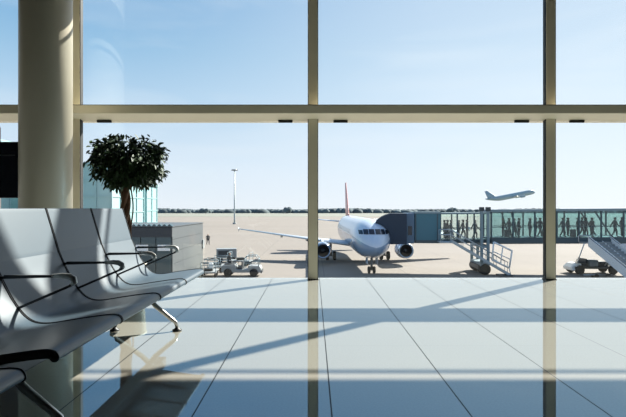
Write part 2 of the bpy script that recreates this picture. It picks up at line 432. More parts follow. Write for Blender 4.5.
# ------------------------------------------------------------------ potted ficus
def make_ficus(x, y):
    t = thing('potted_tree', 'dark green ball-crowned potted ficus behind the bench', 'potted plant', (x, y, 0))
    MB().lathe([(.135, 0), (.15, .01), (.168, .33), (.175, .335), (.175, .35), (.158, .35), (.155, .31)], 40, caps=False).build('pot', M['pot'], t)
    MB().lathe([(.0, .315), (.08, .318), (.157, .305)], 32, caps=False).build('soil', M['soil'], t)
    for q in range(3):                                  # braided trunk
        pts = []
        for i in range(26):
            h = .30+.92*i/25; a = 2*PI*q/3+h*9.0; r = .030*(1-.25*i/25)
            pts.append((r*math.cos(a)-.03, r*math.sin(a), h))
        MB().tube(pts, [.032-.008*i/25 for i in range(26)], 8).build('trunk', M['bark'], t)
    pts = [(.045+.012*math.sin(i*.55), -.03, .30+.86*i/20) for i in range(21)]
    MB().tube(pts, .0075, 6).build('side_stem', M['bark'], t)
    br = MB()
    for i in range(16):
        a = random.random()*2*PI; r = random.uniform(.15, .3); h = random.uniform(1.3, 1.55)
        br.tube([(-.03, 0, 1.15), (r*.4*math.cos(a), r*.4*math.sin(a), 1.25+.3*(h-1.25)), (r*math.cos(a), r*math.sin(a), h)], [.014, .009, .004], 6)
    br.build('branches', M['bark'], t)
    lf = MB()
    def leaf(p, d, ln, wd):
        d = d.normalized(); s = d.cross(Vector((0, 0, 1)))
        s = s.normalized() if s.length > .05 else Vector((1, 0, 0))
        s = (Matrix.Rotation(random.uniform(-.9, .9), 3, d) @ s)
        u = s.cross(d).normalized()
        m1 = p+d*ln*.35-u*ln*.03; m2 = p+d*ln*.72-u*ln*.06; e = p+d*ln-u*ln*.16
        vs = [p, m1+s*wd*.5+u*wd*.12, m2+s*wd*.42+u*wd*.08, e, m2-s*wd*.42+u*wd*.08, m1-s*wd*.5+u*wd*.12, m1, m2]
        lf.add(vs, [(0, 1, 6), (0, 6, 5), (1, 2, 7, 6), (6, 7, 4, 5), (2, 3, 7), (7, 3, 4)], True)
    cz = 1.375
    clumps = []
    for i in range(150):
        while True:
            a = random.random()*2*PI; v = random.uniform(-1, 1)
            R = .365*(1-abs(v)**3.0*.5)*(1.0 if v > -.1 else 1.0-.35*(-v-.1))
            rr = R*random.random()**.4
            if not (v < -.3 and rr < .10): break
        clumps.append(Vector((rr*math.cos(a), rr*math.sin(a), cz+.005+v*.205-(.05*(rr/.35)**2))))
    for c in clumps:
        out = Vector((c.x, c.y, (c.z-cz)*.9))
        for j in range(34):
            if c.z > 1.53 and j % 2: continue
            p = c+Vector((random.gauss(0, .033), random.gauss(0, .033), random.gauss(0, .03)))
            d = out*1.6+Vector((random.gauss(0, .35), random.gauss(0, .35), random.gauss(-.42, .3)))
            if p.z > 1.60: d.z = -abs(d.z)-.25
            leaf(p, d, random.uniform(.045, .078), random.uniform(.020, .030))
    lf.build('foliage', M['leaf'], t)
    return t
make_ficus(-1.845, 5.0)

# ------------------------------------------------------------------ display stand at the far left
t = thing('display_stand', 'dark navy display panel on a taupe post left of the round column', 'display', (-3.75, 5.75, 0))
MB().box(-.55, .392, -.06, .0, 1.02, 1.66).build('screen', M['screen'], t, bevel=.006)
MB().box(-.50, .36, -.066, -.0605, 1.50, 1.512).build('screen_seam', M['beam'], t)
MB().tube([(.03, .075, .02), (.03, .075, 1.84)], .07, 20).lathe([(.07, 1.84), (.062, 1.865), (.045, 1.88), (.0, 1.885)], 20, (.03, .075, 0), caps=False).build('post', M['post'], t)
MB().box(-.3, .3, -.1, .25, 0, .02).build('base', M['post'], t, bevel=.004)

# ------------------------------------------------------------------ outdoors: ground
struct(MB().box(-700, 700, 6.6, 360, GZ-.4, GZ).build('apron', M['apron']), 'pale concrete airport apron outside the glazing', 'ground')
struct(MB().box(-1400, 1400, 360, 1500, GZ-.4, GZ+.05).build('grass_field', M['grass']), 'grass field beyond the apron', 'ground')
# woodland on the horizon
def blob(mb, c, r, rz, seed):
    rnd = random.Random(seed); N, K = 9, 5; vs = []
    for i in range(K+1):
        th = PI/2*i/K*1.15
        for j in range(N):
            q = 2*PI*j/N; s = 1+rnd.uniform(-.09, .09)
            vs.append((c[0]+r*s*math.sin(th)*math.cos(q), c[1]+r*s*math.sin(th)*math.sin(q), c[2]+rz*s*math.cos(th)))
    mb.add(vs, [(i*N+j, (i+1)*N+j, (i+1)*N+(j+1) % N, i*N+(j+1) % N) for i in range(K) for j in range(N)], True)
wd = MB(); rr = random.Random(3)
for i in range(1500):
    x = -640+1280*i/1499+rr.uniform(-2, 2); y = 640+rr.uniform(-18, 40)
    hump = .5+.5*math.sin(x*.013+1)*math.sin(x*.037)
    h = 4.2+2.0*hump+rr.uniform(-.4, .5)
    blob(wd, (x, y, GZ), rr.uniform(4.0, 8), h*.95, i)
tag(wd.build('woodland', M['wood']), 'low hazy belt of woodland along the horizon', 'trees', kind='stuff')
for i, (px, h, lab) in enumerate(((286, 8.0, 'rounded tree standing above the woodland just left of the middle mullion'),
                           (205, 6.6, 'rounded tree above the horizon woodland beside the grey annex end'),
                           (452, 7.4, 'rounded tree above the horizon woodland over the boarding bridge'))):
    X = (px-313)/500*594
    tr = thing('tree', lab, 'tree', (X, 596, GZ+.05), 0, 'trees standing above the woodland')
    mb = MB()
    for j in range(9): blob(mb, (rr.uniform(-4, 4), rr.uniform(-3, 3), h*.3+rr.uniform(0, h*.3)), rr.uniform(2.5, 4), h*.38, 900+i*20+j)
    mb.build('crown', M['wood'], tr)
    MB().tube([(0, 0, 0), (0, 0, h*.45)], .4, 8).build('trunk', M['bark'], tr)

# ------------------------------------------------------------------ aircraft
ST = [(0, .04, .04, -.62), (.08, .32, .30, -.61), (.25, .58, .55, -.58), (.55, .88, .84, -.51), (1.0, 1.20, 1.16, -.40), (1.6, 1.48, 1.45, -.26), (2.3, 1.70, 1.70, -.14),
      (3.2, 1.86, 1.89, -.05), (4.5, 1.96, 2.02, 0), (6, 1.98, 2.06, 0), (12, 1.98, 2.06, 0), (20, 1.98, 2.06, 0), (26.5, 1.98, 2.06, 0), (29, 1.88, 1.94, .12),
      (32, 1.55, 1.6, .42), (35, 1.08, 1.15, .82), (37.5, .6, .7, 1.18), (39, .2, .3, 1.45)]
def sec(s):
    for a, b in zip(ST[:-1], ST[1:]):
        if a[0] <= s <= b[0]:
            t = (s-a[0])/(b[0]-a[0]); return [a[i]+(b[i]-a[i])*t for i in (1, 2, 3)]
    return list(ST[-1][1:])
def surf(s, th, off=0):
    rw, rh, zc = sec(s); return Vector(((rw+off)*math.sin(th), s, zc+(rh+off)*math.cos(th)))
def nose_pt(x, z, sg, off=.02):
    lo, hi = 0.0, 6.0
    def inside(s):
        rw, rh, zc = sec(s); return (x/rw)**2+((z-zc)/rh)**2 < 1
    for _ in range(40):
        m = (lo+hi)/2
        if inside(m): hi = m
        else: lo = m
    return Vector(((x+off*.5)*sg, hi-off*1.5, z+off))
def wing_mesh(sections):
    """sections: (x, y_lead, z, chord, thickness, vertical?)"""
    P = [(0, 0), (.04, .45), (.15, .85), (.35, 1), (.6, .72), (.85, .28), (1, .02), (.85, -.15), (.6, -.4), (.35, -.6), (.15, -.55), (.04, -.32)]
    mb = MB(); vs = []; n_ = len(P)
    for (x, y, z, ch, th, vert) in sections:
        for a, b in P:
            vs.append((x+(b*th/2 if vert else 0), y+a*ch, z+(0 if vert else b*th/2)))
    fs = [(i*n_+j, i*n_+(j+1) % n_, (i+1)*n_+(j+1) % n_, (i+1)*n_+j) for i in range(len(sections)-1) for j in range(n_)]
    fs += [tuple(range(n_)), tuple(range((len(sections)-1)*n_, len(sections)*n_))]
    return mb.add(vs, fs, True)
def wheel_mb(mb, c, r, w):
    return mb.lathe([(r*.35, -w/2), (r*.85, -w/2), (r, -w*.3), (r, w*.3), (r*.85, w/2), (r*.35, w/2)], 18, c, 'x')
def make_airplane(label, loc, paint, fin, gear=True, sc=1.0):
    t = thing('airplane', label, 'airplane', loc); t.scale = (sc, sc, sc); gz = (GZ-loc[2])/sc
    mb = MB(); N = 40; vs = []
    for s, rw, rh, zc in ST:
        for j in range(N):
            q = 2*PI*j/N; vs.append((rw*math.sin(q), s, zc+rh*math.cos(q)))
    k = len(ST)
    for i in range(k-1):
        for j in range(N):
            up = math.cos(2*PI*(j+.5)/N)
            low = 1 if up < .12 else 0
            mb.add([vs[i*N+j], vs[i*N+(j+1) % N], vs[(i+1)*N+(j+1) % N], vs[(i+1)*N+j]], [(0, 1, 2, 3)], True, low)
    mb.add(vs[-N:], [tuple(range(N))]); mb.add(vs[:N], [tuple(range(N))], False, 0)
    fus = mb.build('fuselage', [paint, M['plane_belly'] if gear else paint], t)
    R = math.radians
    for sg in (1, -1):
        for xa, xb, zb0, zt0 in ((.04, .56, .62, 1.10), (.62, 1.06, .60, 1.08), (1.12, 1.46, .60, .98)):
            w_ = MB(); g = []
            for i in range(5):
                x = xa+(xb-xa)*i/4
                for j in range(4): g.append(nose_pt(x, zb0+(zt0-zb0)*j/3, sg))
            w_.add(g, [(i*4+j, i*4+j+1, (i+1)*4+j+1, (i+1)*4+j) for i in range(4) for j in range(3)], True)
            ob = w_.build('cockpit_window', M['plane_dark'], fus)
        for i in range(26 if gear else 0):
            s = 7.5+i*.78
            MB().add([surf(s, R(78)*sg, .012), surf(s+.26, R(78)*sg, .012), surf(s+.26, R(67)*sg, .012), surf(s, R(67)*sg, .012)], [(0, 1, 2, 3)]).build('cabin_window', M['plane_dark'], fus)
    for s in (5.0,):
        d = MB(); g = [surf(s+.9*i/3, R(50+60*j/6), .015) for j in range(7) for i in range(4)]
        d.add(g, [(j*4+i, j*4+i+1, (j+1)*4+i+1, (j+1)*4+i) for j in range(6) for i in range(3)], True)
        d.build('cabin_door', M['plane_grey'], fus)
    for sg in (1, -1):
        wg = wing_mesh([(sg*.6, 12.0, -1.30, 7.2, .85, 0), (sg*2.0, 12.7, -1.18, 6.3, .75, 0), (sg*6.0, 15.2, -.78, 3.9, .45, 0), (sg*16.1, 21.6, .30, 1.4, .14, 0)]).build('wing', M['plane_grey'], t)
        wing_mesh([(sg*16.1, 21.6, -.05, 1.2, .06, 1), (sg*16.12, 21.8, .55, .8, .05, 1)]).build('wingtip_fence', paint, wg)
        for fx, fy, fz in ((3.6, 17.9, -1.15), (6.6, 18.3, -.85), (10.0, 20.0, -.47)):
            MB().tube([(sg*fx, fy-1.1, fz+.02), (sg*fx, fy-.4, fz-.12), (sg*fx, fy+.5, fz-.12), (sg*fx, fy+1.4, fz+.05)], [.05, .2, .2, .04], 8).build('flap_fairing', M['plane_grey'], wg)
        ex, ey, ez = sg*(4.9 if sg > 0 else 4.75), 10.2, -1.76
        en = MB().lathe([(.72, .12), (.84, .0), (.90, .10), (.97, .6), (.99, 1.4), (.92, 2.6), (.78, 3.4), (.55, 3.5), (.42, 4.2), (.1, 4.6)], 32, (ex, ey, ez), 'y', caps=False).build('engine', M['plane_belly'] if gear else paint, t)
        MB().lathe([(.845, -.01), (.89, .02), (.925, .16), (.915, .2), (.81, .2), (.78, .06)], 32, (ex, ey, ez), 'y', caps=False).build('intake_lip', M['lip'], en)
        fan = MB().lathe([(.0, .55), (.82, .58)], 32, (ex, ey, ez), 'y', caps=False)
        for i in range(18):
            a = 2*PI*i/18; c_, s_ = math.cos(a), math.sin(a); c2, s2 = math.cos(a+.24), math.sin(a+.24)
            fan.add([(ex+.25*c_, ey+.5, ez+.25*s_), (ex+.78*c_, ey+.5, ez+.78*s_), (ex+.78*c2, ey+.40, ez+.78*s2), (ex+.25*c2, ey+.42, ez+.25*s2)], [(0, 1, 2, 3)])
        fan.build('fan', M['intake'], en)
        MB().lathe([(.0, .18), (.10, .22), (.2, .36), (.25, .5)], 20, (ex, ey, ez), 'y', caps=False).build('spinner', M['gse_dark'], en)
        MB().prism([(ey+.8, ez+1.0), (ey+3.6, ez+1.15), (ey+5.5, ez+1.0), (ey+4.2, ez+.5), (ey+1.4, ez+.9)], ex-.14, ex+.14, plane='yz').build('pylon', M['plane_grey'], en)
        wing_mesh([(sg*.4, 33.2, .95, 3.6, .35, 0), (sg*6.0, 36.3, 1.4, 1.4, .14, 0)]).build('tailplane', paint, t)
    wing_mesh([(0, 29.2, 1.7, 7.6, .35, 1), (0, 31.0, 2.4, 6.3, .36, 1), (0, 36.2, 7.5, 2.3, .2, 1)]).build('tail_fin', fin, t)
    if gear:
        def leg(x, y, r, wheels, attach, nm):
            g = MB().tube([(x, y, attach), (x, y, gz+r)], .13, 10)
            g.tube([(x, y-.1, attach-.2), (x, y+.9, attach+.4)], .06, 8)
            lo = g.build(nm, M['strut'], t)
            MB().tube([(x+wheels[0]-.1, y, gz+r), (x+wheels[-1]+.1, y, gz+r)], .07, 8).build('axle', M['strut'], lo)
            for wx in wheels: wheel_mb(MB(), (x+wx, y, gz+r), r, r*.72).build('wheel', M['tyre'], lo)
            return lo
        ng = leg(0, 3.6, .36, (-.26, .26), -1.6, 'nose_gear')
        for sg in (1, -1):
            MB().box(sg*.5-.02, sg*.5+.02, 2.7, 4.3, -2.5, -1.7).build('gear_door', paint, ng)
            leg(sg*3.5, 17.2, .56, (-.45, .45), -1.2, 'main_gear')
    return t
make_airplane('white passenger jet parked nose-on at the boarding bridge', (5.4, 42.5, -1.90), M['plane_white'], M['plane_red'], sc=.89).rotation_euler[2] = .0145
fl = make_airplane('pale distant jet climbing into the sky above the boarding bridge', (173, 390, 14.2), M['plane_far'], M['plane_far'], gear=False)
fl.rotation_euler = (math.radians(-11), 0, PI/2)

# ------------------------------------------------------------------ boarding bridge
BR_O = Vector((11.7, 46.8, 0)); BR_A = math.radians(-4.5)
SL = .010
def make_bridge():
    t = thing('boarding_bridge', 'glazed teal passenger boarding bridge docked at the parked jet', 'boarding bridge', (*BR_O[:2], GZ), BR_A)
    D = -GZ
    def up(v): return Vector((v.x, v.y, v.z+D+SL*max(0, v.x)))
    def tunnel(x0, x1, hw, zb, zt, gz0, gz1, gm, step, braces):
        o = MB().box(x0, x1, -hw, hw, zb, gz0, xf=up).box(x0, x1, -hw-.08, -hw, zb+.08, gz0-.12, xf=up).build('tunnel', M['bridge_dark'], t)
        r = MB().box(x0-.05, x1+.05, -hw-.08, hw+.08, gz1, zt, xf=up)
        r.box(x0-.05, x1+.05, -hw-.14, -hw-.08, gz1+.02, gz1+.16, xf=up).build('roof', M['bridge_grey'], o)
        for sy in (-1, 1):
            k = int(round((x1-x0)/step))
            for i in range(k):
                a = x0+(x1-x0)*i/k; b = x0+(x1-x0)*(i+1)/k
                MB().box(a+.05, b-.05, sy*hw-.02, sy*hw+.02, gz0, gz1, xf=up).build('glass_pane', gm, o)
            for i in range(k+1):
                a = x0+(x1-x0)*i/k
                MB().box(a-.06, a+.06, sy*hw-.06, sy*hw+.06, gz0, gz1, xf=up).build('mullion', M['bridge_dark'], o)
            MB().box(x0, x1, sy*hw-.03-.03, sy*hw+.03-.03*sy, gz0+.95, gz0+1.0, xf=up).build('handrail', M['bridge_dark'], o)
            for xa, xb in braces:
                pa, pb = up(Vector((xa, sy*(hw-.1), gz1))), up(Vector((xb, sy*(hw-.1), gz0)))
                MB().tube([pa, pb], .07, 6).build('brace', M['bridge_dark'], o)
        return o
    tunnel(0, 4.5, 1.30, -2.26, .52, -1.93, .36, M['bridge_glass'], 1.5, ())
    tunnel(4.45, 21.5, 1.55, -2.34, .76, -1.80, .54, M['bridge_glass2'], 1.9, ((13.4, 14.9), (6.2, 6.9)))
    # cab and rotating head
    cab = MB().box(-2.35, -.02, -1.5, 1.5, -2.26, .46, xf=up).build('cab', M['cab_teal'], t, bevel=.03)
    MB().box(-2.45, .05, -1.56, 1.56, .44, .60, xf=up).build('cab_roof', M['bridge_grey'], cab)
    MB().box(-2.35, -.05, -1.53, -1.49, -2.24, -1.98, xf=up).box(-2.3, -2.2, -1.53, -1.49, -2.22, .42, xf=up).box(-.35, -.25, -1.53, -1.49, -2.22, .42, xf=up).build('cab_rail', M['bridge_dark'], cab)
    MB().box(-3.15, -2.4, -1.65, 1.5, -2.28, .48, xf=up).build('cab_head', M['cab_blue'], t, bevel=.03)
    MB().box(-2.95, -2.6, -1.69, -1.64, -1.5, -.7, xf=up).build('control_window', M['plane_dark'], t)
    # folding canopy against the fuselage, built of pleats
    hood = None
    ox, oy = BR_O.x, BR_O.y
    P = [(8.55, -2.3), (8.55, .46), (7.1, .46), (6.75, .36), (6.40, .18), (6.05, -.08), (5.72, -.34), (6.2, -.52), (6.65, -.82), (6.98, -1.2), (7.07, -1.8), (7.07, -2.3)]
    mb = MB(); ys = [-2.45+.44*i for i in range(10)]
    rings = []
    cx, cz = 7.9, -1.0
    for i, y in enumerate(ys):
        s = 1.0 if i % 2 == 0 else .955
        sh = .0 if y < -.6 else (y+.6)*.22       # hugs the widening fuselage
        rings.append([(cx+(px-cx)*s-ox+(sh if px < 8 else 0), y, cz+(pz-cz)*s+D) for px, pz in P])
    n_ = len(P); vs = [v for r_ in rings for v in r_]
    fs = [(i*n_+j, i*n_+(j+1) % n_, (i+1)*n_+(j+1) % n_, (i+1)*n_+j) for i in range(len(ys)-1) for j in range(n_)]
    fs += [tuple(range(n_)), tuple(range((len(ys)-1)*n_, len(ys)*n_))]
    mb.add(vs, fs)
    mb.build('canopy', M['hood'], t)
    # lift legs and wheel bogie
    lc = MB()
    for y in (-1.86, 1.86):
        for x in (3.52, 4.08):
            lc.box(x-.11, x+.11, y-.14, y+.14, .75, 5.72 if y < 0 else 2.7)
    lc.box(3.4, 4.2, -1.98, 1.98, 2.42, 2.64); lc.box(3.4, 4.2, -1.98, 1.98, .75, 1.05)
    lco = lc.build('lift_column', M['bridge_grey'], t)
    for y in (-1.86,):
        for x in (3.52, 4.08):
            MB().box(x-.19, x+.19, y-.22, y+.22, 5.70, 6.06).build('motor_cap', M['gse_dark'], lco, bevel=.03)
    bg = MB().box(3.3, 4.3, -1.6, 1.6, .45, .85).build('wheel_bogie', M['gse_dark'], t)
    for y in (-1.86, -1.3, 1.3, 1.86):
        w_ = MB().lathe([(.18, -.19), (.42, -.19), (.5, -.12), (.5, .12), (.42, .19), (.18, .19)], 20, (3.8, y, .5), 'y').build('wheel', M['tyre'], bg)
    # service stair from the tunnel down to the apron
    ya, yb = -2.75, -1.95
    top, bot = Vector((.75, 0, 3.05)), Vector((5.75, 0, .12))
    st = MB()
    for y in (ya, yb):
        d = (bot-top).normalized(); nv = Vector((-d.z, 0, d.x))*.11
        q = [top+nv, bot+nv, bot-nv, top-nv]
        st.prism([(p.x, p.z) for p in q], y-.03, y+.03)
    for i in range(15):
        p = top.lerp(bot, (i+.5)/15); st.box(p.x-.13, p.x+.13, ya, yb, p.z-.02, p.z+.02)
    st.box(-.35, .85, ya, -1.2, 2.9, 3.0)
    so = st.build('service_stair', M['stair_grey'], t)
    hr = MB()
    for y in (ya, yb):
        for h in (.55, 1.0):
            hr.tube([top+Vector((-1.0, y, h)), top+Vector((0, y, h)), bot+Vector((-.2, y, h+.1))], .03, 6)
        for i in range(6):
            p = top.lerp(bot, i/5*.95); hr.tube([p+Vector((0, y, 0)), p+Vector((0, y, 1.0))], .025, 6)
        hr.tube([top+Vector((-1, y, 0)), top+Vector((-1, y, 1.0))], .025, 6)
    hr.build('handrail', M['stair_grey'], so)
    wr = MB(); yr = ya-.12
    Q = [(4.3, 3.0), (5.85, 2.25), (5.62, .75), (4.15, 1.45)]
    for a, b in zip(Q, Q[1:]+Q[:1]): wr.tube([(a[0], yr, a[1]), (b[0], yr, b[1])], .075, 8)
    wr.tube([(5.07, yr, 2.62), (4.88, yr, 1.1)], .05, 6); wr.tube([(4.22, yr, 2.2), (5.73, yr, 1.5)], .045, 6)
    for q in (Q[1], Q[2]): wr.tube([(q[0], yr, q[1]), (q[0], yb, q[1])], .04, 6)
    wr.tube([(5.62, yr, .75), (5.75, ya, .2)], .04, 6)
    wr.build('gate_rail', M['white'], so)
    MB().box(4.75, 5.95, ya-.1, yb+.1, 0, .12).build('stair_foot', M['gse_dark'], so)
    # pedestal under the terminal end
    MB().lathe([(.55, 0), (.55, 2.35)], 24, (19.5, 0, 0)).build('pedestal', M['bridge_grey'], t)
    return t
make_bridge()
def bridge_pt(x, y, z):
    c, s = math.cos(BR_A), math.sin(BR_A)
    return (BR_O.x+x*c-y*s, BR_O.y+x*s+y*c, z+SL*max(0, x))

# ------------------------------------------------------------------ people
def person_mesh(pose, mats):
    st = .22 if pose == 'walk' else .02
    la = .20 if pose == 'walk' else .03
    bag = pose == 'carry'
    V = [((0, 0, .95), .14), ((0, .01, 1.12), .125), ((0, .01, 1.30), .15), ((0, .0, 1.42), .12), ((0, -.005, 1.49), .055),
         ((0, -.02, 1.56), .085), ((0, -.015, 1.66), .10), ((0, -.01, 1.74), .06),
         ((.10, 0, .88), .10), ((.105, -st*.7, .49), .062), ((.11, -st*.8+.02, .10), .042), ((.115, -st*.8-.12, .05), .036),
         ((-.10, 0, .88), .10), ((-.105, st*.35, .49), .062), ((-.11, st*1.15, .10), .042), ((-.115, st*1.15-.12, .05), .036),
         ((.19, .01, 1.39), .062), ((.235, .03+la*.4, 1.12), .046), ((.24, la if not bag else -.16, .90 if not bag else 1.0), .033), ((.235, (la-.02) if not bag else -.24, .82 if not bag else 1.02), .038),
         ((-.19, .01, 1.39), .062), ((-.235, .03-la*.4, 1.12), .046), ((-.24, -la-.04, .90), .033), ((-.235, -la-.06, .82), .038)]
    E = [(0, 1), (1, 2), (2, 3), (3, 4), (4, 5), (5, 6), (6, 7), (0, 8), (8, 9), (9, 10), (10, 11), (0, 12), (12, 13), (13, 14), (14, 15),
         (3, 16), (16, 17), (17, 18), (18, 19), (3, 20), (20, 21), (21, 22), (22, 23)]
    me = bpy.data.meshes.new('person_base'); me.from_pydata([v for v, r in V], E, [])
    o = bpy.data.objects.new('person_base', me); COL.objects.link(o)
    sk = o.modifiers.new('skin', 'SKIN'); sk.use_smooth_shade = True
    for i, (v, r) in enumerate(V):
        d = me.skin_vertices[0].data[i]; d.radius = (r, r*(.72 if i in (0, 1, 2, 3) else 1)); d.use_root = (i == 0)
    sb = o.modifiers.new('sub', 'SUBSURF'); sb.levels = 1; sb.render_levels = 1
    dg = bpy.context.evaluated_depsgraph_get(); dg.update()
    out = bpy.data.meshes.new_from_object(o.evaluated_get(dg))
    bpy.data.objects.remove(o); bpy.data.meshes.remove(me)
    out.materials.clear()
    for m in mats: out.materials.append(m)
    z0 = min(v.co.z for v in out.vertices)
    for v in out.vertices: v.co.z -= z0
    for p in out.polygons:
        c = p.center
        p.material_index = 0 if c.z > 1.50 or (abs(c.x) > .19 and c.z < .93) else (2 if c.z < .98 else 1)
        p.use_smooth = True
    out.name = 'person'
    return out
def hair_mb():
    return MB().lathe([(.0, 1.712), (.045, 1.706), (.072, 1.685), (.085, 1.64), (.080, 1.60), (.06, 1.57)], 14, (0, .012, -.01), caps=False)
PM = {}
HAIR = hair_mb(); HM = {}
def add_person(label, loc, rz, pose, cl, group, vest=False):
    key = (pose, cl, vest)
    if key not in PM: PM[key] = person_mesh(pose, [M['skin'], M['hi_vis'] if vest else CLOTH[cl], M['jeans']])
    o = bpy.data.objects.new('person', PM[key]); COL.objects.link(o)
    o.location = loc; o.rotation_euler = (0, 0, rz); o.scale = (1.3, 1.35, 1.03)
    tag(o, label, 'person', group)
    if 'hair' not in HM:
        HM['hair'] = HAIR.build('hair', M['hair'], o)
    else:
        h = HM['hair'].copy(); COL.objects.link(h); h.parent = o
    return o
PAX = [
    (447.5, .7, 1.5, 'walk', 3, 'person in brown jacket on the far side, second from the bridge cab'),
    (463, .8, 1.5, 'walk', 0, 'person in dark jacket on the far side, fifth from the bridge cab'),
    (509, .6, 1.6, 'walk', 1, 'person in grey coat on the far side, second right of the lift column'),
    (535.5, .9, 1.5, 'stand', 0, 'person in dark jacket on the far side left of the right mullion'),
    (582, .9, 1.5, 'walk', 2, 'person in navy shirt on the far side left of the diagonal brace'),  # (pixel column, depth offset, heading, pose, clothes, label)
    (444.5, .5, 1.2, 'stand', 1, 'person in grey coat nearest the bridge cab'),
    (451, -.3, 1.5, 'walk', 0, 'person in dark jacket walking third from the bridge cab'),
    (458.5, -.6, 1.6, 'carry', 0, 'person in dark jacket holding a bag, fourth from the bridge cab'),
    (467, .1, 1.4, 'stand', 2, 'person in navy shirt standing sixth from the bridge cab'),
    (475, -.5, 1.7, 'walk', 0, 'person in dark jacket walking just left of the lift column'),
    (503, .4, 1.3, 'carry', 3, 'person in brown jacket in the green tunnel just right of the lift column'),
    (514, -.7, 1.6, 'walk', 0, 'person in dark jacket walking third right of the lift column'),
    (519, .3, 1.5, 'stand', 2, 'person in navy shirt standing fourth right of the lift column'),
    (530, -.4, 1.5, 'stand', 1, 'person in grey coat fifth right of the lift column'),
    (540, .2, 1.8, 'walk', 0, 'person in dark jacket walking close by the left edge of the right mullion'),
    (563, -.5, 1.5, 'walk', 2, 'person in navy shirt walking first right of the right mullion'),
    (568, .5, 1.5, 'stand', 0, 'person in dark jacket standing second right of the right mullion'),
    (578, -.2, 1.4, 'carry', 1, 'person in grey coat holding a bag, third right of the right mullion'),
    (586, .4, 1.6, 'walk', 0, 'person in dark jacket walking before the diagonal brace'),
    (592, -.6, 1.7, 'stand', 3, 'person in brown jacket standing at the top of the diagonal brace'),
    (615, -.4, 1.5, 'walk', 0, 'person in dark jacket walking past the diagonal brace'),
    (622, .2, 1.5, 'carry', 2, 'person in navy shirt at the right end of the tunnel'),
]
case_done = None
for px, dy, rz, pose, cl, lab in PAX:
    # local x along the tunnel from the pixel column
    k = (px-313)/500; c, s = math.cos(BR_A), math.sin(BR_A)
    x = (k*(BR_O.y+dy*c)-BR_O.x+dy*s)/(c-k*s)
    add_person(lab, bridge_pt(x, dy, -1.93 if x < 4.5 else -1.80), rz+BR_A+(PI if rz < 1.35 else 0), pose, cl, 'passengers in the boarding bridge')
for px, dy, lab in ((447.5, -.7, 'dark upright suitcase on the bridge floor nearest the cab'), (507, -.8, 'dark upright suitcase right of the lift column'),
                    (545, -.7, 'dark upright suitcase beside the left edge of the right mullion'), (573, -.8, 'dark upright suitcase right of the right mullion')):
    k = (px-313)/500; c, s = math.cos(BR_A), math.sin(BR_A)
    x = (k*(BR_O.y+dy*c)-BR_O.x+dy*s)/(c-k*s)
    if case_done is None:
        t = thing('suitcase', lab, 'suitcase', bridge_pt(x, dy, -1.93 if x < 4.5 else -1.80), BR_A, 'suitcases in the boarding bridge')
        MB().box(-.23, .23, -.14, .14, .04, .70).build('shell', M['case'], t, bevel=.03)
        MB().tube([(-.12, .1, .69), (-.12, .1, 1.0), (.12, .1, 1.0), (.12, .1, .69)], .012, 6).build('handle', M['gse_grey'], t)
        for sx in (-.18, .18):
            for sy in (-.1, .1): MB().lathe([(.0, -.015), (.022, -.015), (.022, .015), (.0, .015)], 10, (sx, sy, .022), 'x', caps=False).build('wheel', M['tyre'], t)
        case_done = t
    else: dup(case_done, bridge_pt(x, dy, -1.93 if x < 4.5 else -1.80), BR_A, lab)
add_person('ground worker in dark clothes standing on the apron beyond the grey annex', ((208-313)/500*82, 82, GZ), .4, 'walk', 0, 'ground workers')
add_person('ground worker in grey coat beside the baggage carts', (-7.9, 47.2, GZ), 2.2, 'carry', 1, 'ground workers')

# ------------------------------------------------------------------ ground support gear
def wheels(parent, pts, r, w, axis='y'):
    for x, y in pts:
        MB().lathe([(r*.4, -w/2), (r*.85, -w/2), (r, -w*.3), (r, w*.3), (r*.85, w/2), (r*.4, w/2)], 18, (x, y, r), axis).build('wheel', M['tyre'], parent)
def make_tractor(label, loc, rz):
    t = thing('baggage_tractor', label, 'tractor', loc, rz)
    b = MB().prism([(-1.7, .35), (-1.75, .8), (-1.6, 1.0), (-.5, 1.05), (-.42, .62), (.55, .62), (.62, .95), (1.6, .92), (1.72, .7), (1.72, .35)], -.65, .65)
    b.build('body', M['gse_grey'], t, bevel=.04)
    MB().box(-1.82, -1.72, -.62, .62, .3, .55).box(1.7, 1.8, -.62, .62, .3, .55).build('bumper', M['gse_dark'], t)
    MB().box(-.35, .1, -.5, .5, .62, .85).box(.0, .12, -.5, .5, .85, 1.3).build('seat', M['gse_dark'], t, bevel=.03)
    MB().tube([(-.45, .2, 1.0), (-.3, .2, 1.25)], .025, 8).lathe([(.15, 0), (.17, .012), (.15, .024)], 16, (-.3, .2, 1.25)).build('steering_wheel', M['gse_dark'], t)
    MB().box(-1.5, -.6, -.45, .45, 1.04, 1.12).box(-1.2, -.9, -.2, .2, 1.1, 1.35).build('engine_cover', M['gse_dark'], t, bevel=.03)
    fr = MB()
    for y in (-.58, .58):
        fr.tube([(.25, y, .62), (.28, y, 1.55), (.45, y, 1.78), (1.25, y, 1.78), (1.48, y, 1.55), (1.52, y, .9)], .035, 8)
        fr.tube([(.27, y, 1.15), (1.5, y, 1.15)], .025, 8)
    for x, z in ((.45, 1.78), (1.25, 1.78), (.28, 1.5), (1.49, 1.5)): fr.tube([(x, -.58, z), (x, .58, z)], .03, 8)
    fr.build('roll_hoop', M['bridge_grey'], t)
    wheels(t, [(-1.15, -.62), (-1.15, .62), (1.1, -.62), (1.1, .62)], .36, .24)
    return t
make_tractor('grey baggage tractor with hoop frame on the apron right of the annex', (-6.25, 44.1, GZ), 0)
